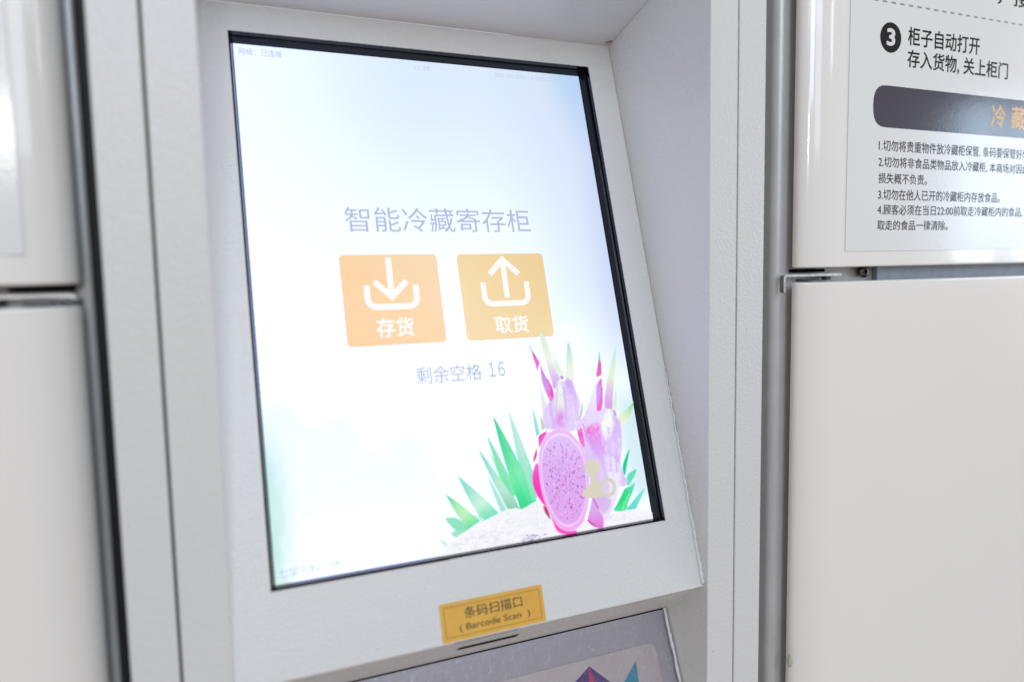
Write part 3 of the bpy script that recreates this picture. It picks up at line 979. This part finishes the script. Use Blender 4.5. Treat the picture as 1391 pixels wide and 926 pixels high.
# ------------------------------------------------------------------ yellow label at the scanner slot
c4 = [on_plane(x, y, NRM, 0.0) for x, y in ((595.7, 821.6), (735, 793), (742, 842.8), (602.7, 876.7))]
uv = [(h.x, h.dot(UPP)) for h in c4]
lu0, lu1 = (uv[0][0] + uv[3][0]) / 2, (uv[1][0] + uv[2][0]) / 2
lv1, lv0 = (uv[0][1] + uv[1][1]) / 2, max((uv[2][1] + uv[3][1]) / 2, VB + 0.0012)
lab = thing('scan_label', P((lu0 + lu1) / 2, lv0), 'orange yellow barcode scan label with a thin dark border stuck above the slot', 'label')
bm = bmesh.new()
prism(bm, [(lu0, lv0), (lu1, lv0), (lu1, lv1), (lu0, lv1)], P, 0.00005, 0.0003)
from_bm('label_sheet', bm, M['sticker'], lab)
bm = bmesh.new()
ins, lw, dd = 0.0026, 0.0004, 0.00036
a0, a1, b0, b1 = lu0 + ins, lu1 - ins, lv0 + ins, lv1 - ins
ob = [(a0, b0), (a1, b0), (a1, b1), (a0, b1)]
ib = [(a0 + lw, b0 + lw), (a1 - lw, b0 + lw), (a1 - lw, b1 - lw), (a0 + lw, b1 - lw)]
for i in range(4):
    j = (i + 1) % 4
    quad(bm, [P(*ob[i], dd), P(*ob[j], dd), P(*ib[j], dd), P(*ib[i], dd)])
from_bm('border_line', bm, M['sticker_edge'], lab)


def con(x, y):
    h = on_plane(x, y, NRM, 0.0)
    return h.x, h.dot(UPP)


bm = bmesh.new()
a, b_, c, d = con(629.6, 823.5), con(631.4, 839.5), con(708, 808.5), con(709.6, 823)
add_text(bm, '条码扫描口', (a[0] + b_[0]) / 2, (c[0] + d[0]) / 2, (b_[1] + d[1]) / 2, (a[1] + c[1]) / 2, P, 0.00038, 0, 0.004)
a, b_, c, d = con(623.6, 847.5), con(625.8, 858.6), con(718, 827), con(721.2, 838)
add_text(bm, '( Barcode Scan  )', (a[0] + b_[0]) / 2, (c[0] + d[0]) / 2, (b_[1] + d[1]) / 2, (a[1] + c[1]) / 2, P, 0.00038, 0, 0.004)
from_bm('label_lettering', bm, M['sticker_ink'], lab)

# ------------------------------------------------------------------ printed card under the clear film
cd = -0.0032
tr_ = low(889, 871, cd)
tl_ = low(686, 923, cd)
cw1 = tr_[0]
cw0 = XLI + (XRI - cw1)
ctop = tr_[1]
card = thing('printed_card', LPF((cw0 + cw1) / 2, llen * 0.9, cd), 'pale card with purple and teal triangles under the clear cover below the slot', 'card')
bm = bmesh.new()
r = 0.006
out = []
for (cx_, cy_, a0) in ((cw1 - r, ctop + r, -90), (cw1 - r, llen - 0.004 - r, 0), (cw0 + r, llen - 0.004 - r, 90), (cw0 + r, ctop + r, 180)):
    for k_ in range(7):
        a = math.radians(a0 + 90 * k_ / 6)
        out.append((cx_ + r * math.cos(a), cy_ + r * math.sin(a)))
prism(bm, out, LPF, cd - 0.0003, cd)
from_bm('card_sheet', bm, M['paper'], card)
bm = bmesh.new()
L_ = lambda x, y: low(x, y, cd)


def tri_ext(apex, b0, b1, ext, dz, mi):
    a, p_, q = L_(*apex), L_(*b0), L_(*b1)
    f = ext
    pts = [a, (a[0] + (q[0] - a[0]) * f, a[1] + (q[1] - a[1]) * f), (a[0] + (p_[0] - a[0]) * f, a[1] + (p_[1] - a[1]) * f)]
    quad(bm, [LPF(u, w_, cd + dz) for u, w_ in pts], mi)


tri_ext((800.4, 904.2), (781, 926), (829.7, 926), 1.6, 0.0001, 0)
tri_ext((800.6, 904.6), (799.4, 926), (808.4, 926), 1.6, 0.00018, 1)
tri_ext((863.6, 897), (847.5, 926), (867.7, 926), 1.5, 0.0001, 2)
from_bm('triangle_emblem', bm, [M['purple'], M['magenta'], M['teal']], card)

# ================================================================== refrigerated lockers either side
YB = 0.020                                       # front of the cabinet body
DT = 0.0165                                       # door thickness


def door_outline(x_edge, sgn, width, a=0.038, b_=0.0145):
    """plan outline; x_edge is the side next to the terminal, sgn +1 when the door runs to +x"""
    pts = []
    n_ = 18
    for i in range(n_ + 1):
        q = math.pi / 2 * i / n_
        pts.append((x_edge + sgn * (a - a * math.cos(q)), YD + b_ - b_ * math.sin(q)))
    for i in range(n_ + 1):
        q = math.pi / 2 * i / n_
        pts.append((x_edge + sgn * (width - a + a * math.sin(q)), YD + b_ - b_ * math.cos(q)))
    pts.append((x_edge + sgn * width, YD + DT))
    pts.append((x_edge, YD + DT))
    return pts


def make_door(x_edge, sgn, z0, z1, parent):
    bm = bmesh.new()
    pts = door_outline(x_edge, sgn, 0.62)
    prism(bm, pts, lambda a, b_, d: Vector((a, b_, d)), z0, z1)
    bmesh.ops.recalc_face_normals(bm, faces=bm.faces)
    es = [ed for ed in bm.edges if abs(ed.verts[0].co.z - ed.verts[1].co.z) < 1e-6]
    bmesh.ops.bevel(bm, geom=es, offset=0.0022, segments=3, affect='EDGES', profile=0.5, clamp_overlap=True)
    return from_bm('door', bm, M['enamel'], parent, 38)


def make_locker(x_body, x_door, sgn, label, leg):
    root = thing('refrigerated_locker', (x_body + sgn * 0.3, YB, ZBOT), label, 'locker', 'refrigerated lockers beside the terminal')
    # body with a rounded front corner
    bm = bmesh.new()
    r_ = 0.0075 if sgn > 0 else 0.0025
    pts = []
    for i in range(9):
        q = math.pi / 2 * i / 8
        pts.append((x_body + sgn * (r_ - r_ * math.cos(q)), YB + r_ - r_ * math.sin(q)))
    pts += [(x_body + sgn * 0.62, YB), (x_body + sgn * 0.62, YB + 0.45), (x_body, YB + 0.45)]
    prism(bm, pts, lambda a, b_, d: Vector((a, b_, d)), ZBOT, ZTOP)
    from_bm('cabinet_body', bm, M['body'], root, 35)
    make_door(x_door, sgn, Z1, ZTOP - 0.01, root)
    make_door(x_door, sgn, ZBOT + 0.02, Z2, root)
    # magnetic gasket strip seen in the gap
    g0, g1 = sorted((x_door + sgn * 0.104, x_door + sgn * 0.58))
    box('gasket', (g0, g1, YB - 0.006, YB - 0.0002, Z2 - 0.03, Z1 + 0.03), M['gasket'], root, 0.001)
    # hinge bracket: plate on the body, tongue reaching between the doors
    bm = bmesh.new()
    zc = 0.1902
    t_ = 0.0022
    xa, xb = x_door - sgn * (0.0101 if leg > 0.01 else -0.003), x_door + sgn * 0.056
    prof = []
    # L with a rounded bend, in (x, z): tongue on top, leg going down at the outer end
    ro = 0.0032
    for i in range(7):
        q = math.pi / 2 * i / 6
        prof.append((xa + sgn * (ro - ro * math.cos(q)), zc + t_ / 2 - ro + ro * math.sin(q)))
    prof += [(xb, zc + t_ / 2), (xb, zc - t_ / 2)]
    rin = ro - t_
    for i in range(5):
        q = math.pi / 2 * (1 - i / 4)
        prof.append((xa + sgn * (ro - rin * math.cos(q)), zc + t_ / 2 - ro + rin * math.sin(q)))
    prof += [(xa + sgn * t_, zc - leg), (xa + sgn * t_ * 0.4, zc - leg - 0.001), (xa, zc - leg + 0.001)]
    prism(bm, prof, lambda a, b_, d: Vector((a, d, b_)), YB - 0.0098, YB - 0.0050)
    t0_, t1_ = sorted((xa + sgn * 0.0125, xb - sgn * 0.0006))
    add_box(bm, t0_, t1_, YB - 0.0052, YB - 0.0004, zc - t_ / 2 + 0.0002, zc + t_ / 2 - 0.0002)
    bmesh.ops.recalc_face_normals(bm, faces=bm.faces)
    hg = from_bm('hinge_bracket', bm, M['steel'], root, 40)
    bm = bmesh.new()
    xs = x_door + sgn * 0.042
    tube(bm, [(xs, YB - 0.006, zc - t_ / 2 - 0.0004), (xs, YB - 0.006, zc - 0.0046)], [0.0042, 0.0036], 16)
    from_bm('hinge_pin', bm, M['dark_steel'], hg, 40)
    x2, x3 = sorted((x_door + sgn * 0.012, x_door + sgn * 0.030))
    box('hinge_washer', (x2, x3, YB - 0.0092, YB - 0.001, zc - 0.0048, zc - 0.0034), M['dark_steel'], hg, 0.0004)
    x2, x3 = sorted((x_door + sgn * 0.004, x_door + sgn * 0.036))
    box('hinge_spacer', (x2, x3, YB - 0.0102, YB - 0.001, zc + 0.0026, zc + 0.0052), M['dark'], hg, 0.0004)
    if leg < 0.01:
        x2, x3 = sorted((x_door + sgn * 0.001, x_door + sgn * 0.015))
        box('hinge_bush', (x2, x3, YB - 0.0100, YB - 0.0008, zc - 0.0054, zc - 0.0013), M['dark_steel'], hg, 0.0006)
    # bolt with a socket head
    bx, bz, by = x_door + sgn * 0.0890, 0.1922, YB - 0.0065
    bm = bmesh.new()
    n_ = 24
    prof = [(0.0036, YB - 0.0002), (0.0058, by + 0.0025), (0.0056, by + 0.0010), (0.0044, by), (0.0024, by - 0.0002), (0.0022, by + 0.0018), (0.0, by + 0.0018)]
    rings = []
    for rad, yy in prof:
        rings.append([bm.verts.new((bx + rad * math.cos(2 * math.pi * q / n_), yy, bz + rad * math.sin(2 * math.pi * q / n_))) for q in range(n_)] if rad else [bm.verts.new((bx, yy, bz))])
    for i in range(len(rings) - 1):
        A, B = rings[i], rings[i + 1]
        for q in range(n_):
            if len(B) == 1: bm.faces.new((A[q], A[(q + 1) % n_], B[0]))
            else: bm.faces.new((A[q], A[(q + 1) % n_], B[(q + 1) % n_], B[q]))
    from_bm('bolt', bm, M['dark_steel'], root, 40)
    return root


lock_r = make_locker(0.4262, 0.4372, 1, 'glossy white refrigerated locker carrying the printed notice, right of the terminal', 0.0135)
lock_l = make_locker(-0.0878, -0.0932, -1, 'blurred glossy white refrigerated locker beyond the black gap, left of the terminal', 0.0046)
# dried drip beside the lower right door edge
h = on_plane(1072.5, 897, Vector((0, 1, 0)), YD + 0.0055)
bm = bmesh.new()
bmesh.ops.create_uvsphere(bm, u_segments=20, v_segments=12, radius=1.0)
for v in bm.verts:
    f = 1.0 - 0.35 * max(0.0, v.co.z)
    v.co = Vector((h.x + 0.0006 + v.co.x * 0.0026 * f, h.y + v.co.y * 0.0022, h.z + v.co.z * 0.0062))
from_bm('dried_drip', bm, M['stain'], lock_r, 80)

# ================================================================== notice poster on the right door
DP = lambda a, b_, d=0.0: Vector((a, YD - d, b_))
pl_ = (door(1155, 0)[0] + door(1147.5, 342.3)[0]) / 2
pb_ = (door(1147.5, 342.3)[1] + door(1391, 337.8)[1]) / 2
post = thing('notice_poster', (pl_ + 0.21, YD, pb_), 'laminated instruction poster with black step number and dark banner on the upper right door', 'poster', 'notices on the locker doors')
bm = bmesh.new()
prism(bm, [(pl_, pb_), (pl_ + 0.44, pb_), (pl_ + 0.44, pb_ + 0.60), (pl_, pb_ + 0.60)], DP, 0.0001, 0.0008)
from_bm('poster_sheet', bm, M['laminate'], post)
K = 0.00095
bm = bmesh.new()
bc = (0.5263, 0.3909)
f = bm.faces.new([bm.verts.new(DP(bc[0] + 0.01255 * math.cos(a), bc[1] + 0.01255 * math.sin(a), K)) for a in [2 * math.pi * i / 48 for i in range(48)]])
badge = from_bm('step_badge', bm, M['ink'], post, None, 'black round badge with a white 3')
bm = bmesh.new()
a, b_ = door(1203.8, 40), door(1204.6, 61.5)
c, d = door(1213.6, 40.5), door(1214.4, 63)
add_text(bm, '3', (a[0] + b_[0]) / 2, (c[0] + d[0]) / 2, (b_[1] + d[1]) / 2, (a[1] + c[1]) / 2, DP, K + 0.00008, 0, 0.035)
from_bm('badge_number', bm, M['white_ink'], badge)

pt, pbm = door(1210, 117.3)[1], door(1197, 173)[1]
px0 = door(1185, 146)[0]
bm = bmesh.new()
hr = (pt - pbm) / 2
rx = min(0.0155, hr)
out = []
for k_ in range(13):
    a = math.radians(90 + 180 * k_ / 12)
    ca, sa = math.cos(a), math.sin(a)
    s_ = lambda q: math.copysign(abs(q) ** 0.75, q)
    out.append((px0 + rx + rx * s_(ca), (pt + pbm) / 2 + hr * s_(sa)))
for k_ in range(13):
    a = math.radians(-90 + 180 * k_ / 12)
    out.append((pl_ + 0.405 - rx + rx * math.cos(a), (pt + pbm) / 2 + hr * math.sin(a)))
f = bm.faces.new([bm.verts.new(DP(u, v, K)) for u, v in out])
ban = from_bm('title_banner', bm, M['banner'], post, None, 'dark brownish banner with orange characters')
bm = bmesh.new()
for ch, q in (('冷', [(1345.2, 143), (1345.6, 173), (1363.8, 143.5), (1364.6, 174.5)]), ('藏', [(1372.2, 145), (1372.4, 175), (1391.6, 147), (1392, 177)])):
    a, b_, c, d = [door(*p_) for p_ in q]
    add_text(bm, ch, (a[0] + b_[0]) / 2, (c[0] + d[0]) / 2, (b_[1] + d[1]) / 2, (a[1] + c[1]) / 2, DP, K + 0.00008, 0, 0.014)
from_bm('banner_lettering', bm, M['orange_ink'], ban)

bm = bmesh.new()                                  # dashed rule
dA, dB = door(1188, 1), door(1386, 34)
dzz = (dA[1] + dB[1]) / 2
pitch = (door(1385.5, 34)[0] - door(1189.3, 1.2)[0]) / 18
x = door(1185.8, 1)[0]
while x < pl_ + 0.40:
    quad(bm, [DP(x, dzz - 0.0007, K), DP(x + pitch * 0.50, dzz - 0.0007, K), DP(x + pitch * 0.50, dzz + 0.0007, K), DP(x, dzz + 0.0007, K)])
    x += pitch
from_bm('dashed_rule', bm, M['ink_soft'], post)

def poster_line(body, lt, lb, xr, prefix=None, weight=0.0, zz=None):
    z1_, z0_ = door(*lt)[1], door(*lb)[1]
    x0_ = (door(*lt)[0] + door(*lb)[0]) / 2
    add_text(bm, body, x0_, door(*xr)[0], z0_, z1_, DP, K, 0, weight, prefix)


bm = bmesh.new()


poster_line('柜子自动打开', (1233.2, 37.0), (1232.2, 61.6), (1329.6, 62), None, 0.014)
poster_line('存入货物, 关上柜门', (1232, 67.6), (1231.4, 92.3), (1367.8, 96), None, 0.014)
from_bm('step_lettering', bm, M['ink'], post)
bm = bmesh.new()
z0s, z1s = door(1233.2, 37.0)[1], door(1232.2, 61.6)[1]
za = door(1371, 6.5)[1]
add_text(bm, '，接收', door(1354.5, 0)[0], door(1420, 8)[0], za - 0.0015, za + (z0s - z1s), DP, K, 0, 0.014)
from_bm('previous_step_lettering', bm, M['ink'], post)
bm = bmesh.new()
poster_line('1.切勿将贵重物件放冷藏柜保管, 条码要保管好切', (1193, 189.6), (1192.4, 205.4), (1328.4, 205), '1.切勿将贵重物件放冷藏柜保管', 0.005)
poster_line('2.切勿将非食品类物品放入冷藏柜, 本商场对因此', (1192.6, 212.4), (1192, 227.4), (1337.8, 225), '2.切勿将非食品类物品放入冷藏柜', 0.005)
poster_line('损失概不负责。', (1192.5, 235), (1192, 249.2), (1258, 243), None, 0.005)
poster_line('3.切勿在他人已开的冷藏柜内存放食品。', (1191.8, 256.6), (1191.4, 271.4), (1357, 268), None, 0.005)
poster_line('4.顾客必须在当日22:00前取走冷藏柜内的食品,', (1191, 277.6), (1190.6, 292.2), (1385.2, 290), '4.顾客必须在当日22:00前取走冷藏柜内的食品', 0.005)
poster_line('取走的食品一律清除。', (1190.8, 299), (1190.4, 312.6), (1286, 308), None, 0.005)
from_bm('rules_lettering', bm, M['ink'], post)

# blank notice sheet on the left door
lx, lz = door(33, 346)
post2 = thing('notice_poster', (lx - 0.2, YD, lz), 'white glossy notice sheet on the blurred upper left door', 'poster', 'notices on the locker doors')
bm = bmesh.new()
prism(bm, [(lx, lz), (lx - 0.40, lz), (lx - 0.40, lz + 0.60), (lx, lz + 0.60)], DP, 0.0001, 0.0008)
from_bm('poster_sheet', bm, M['laminate'], post2)
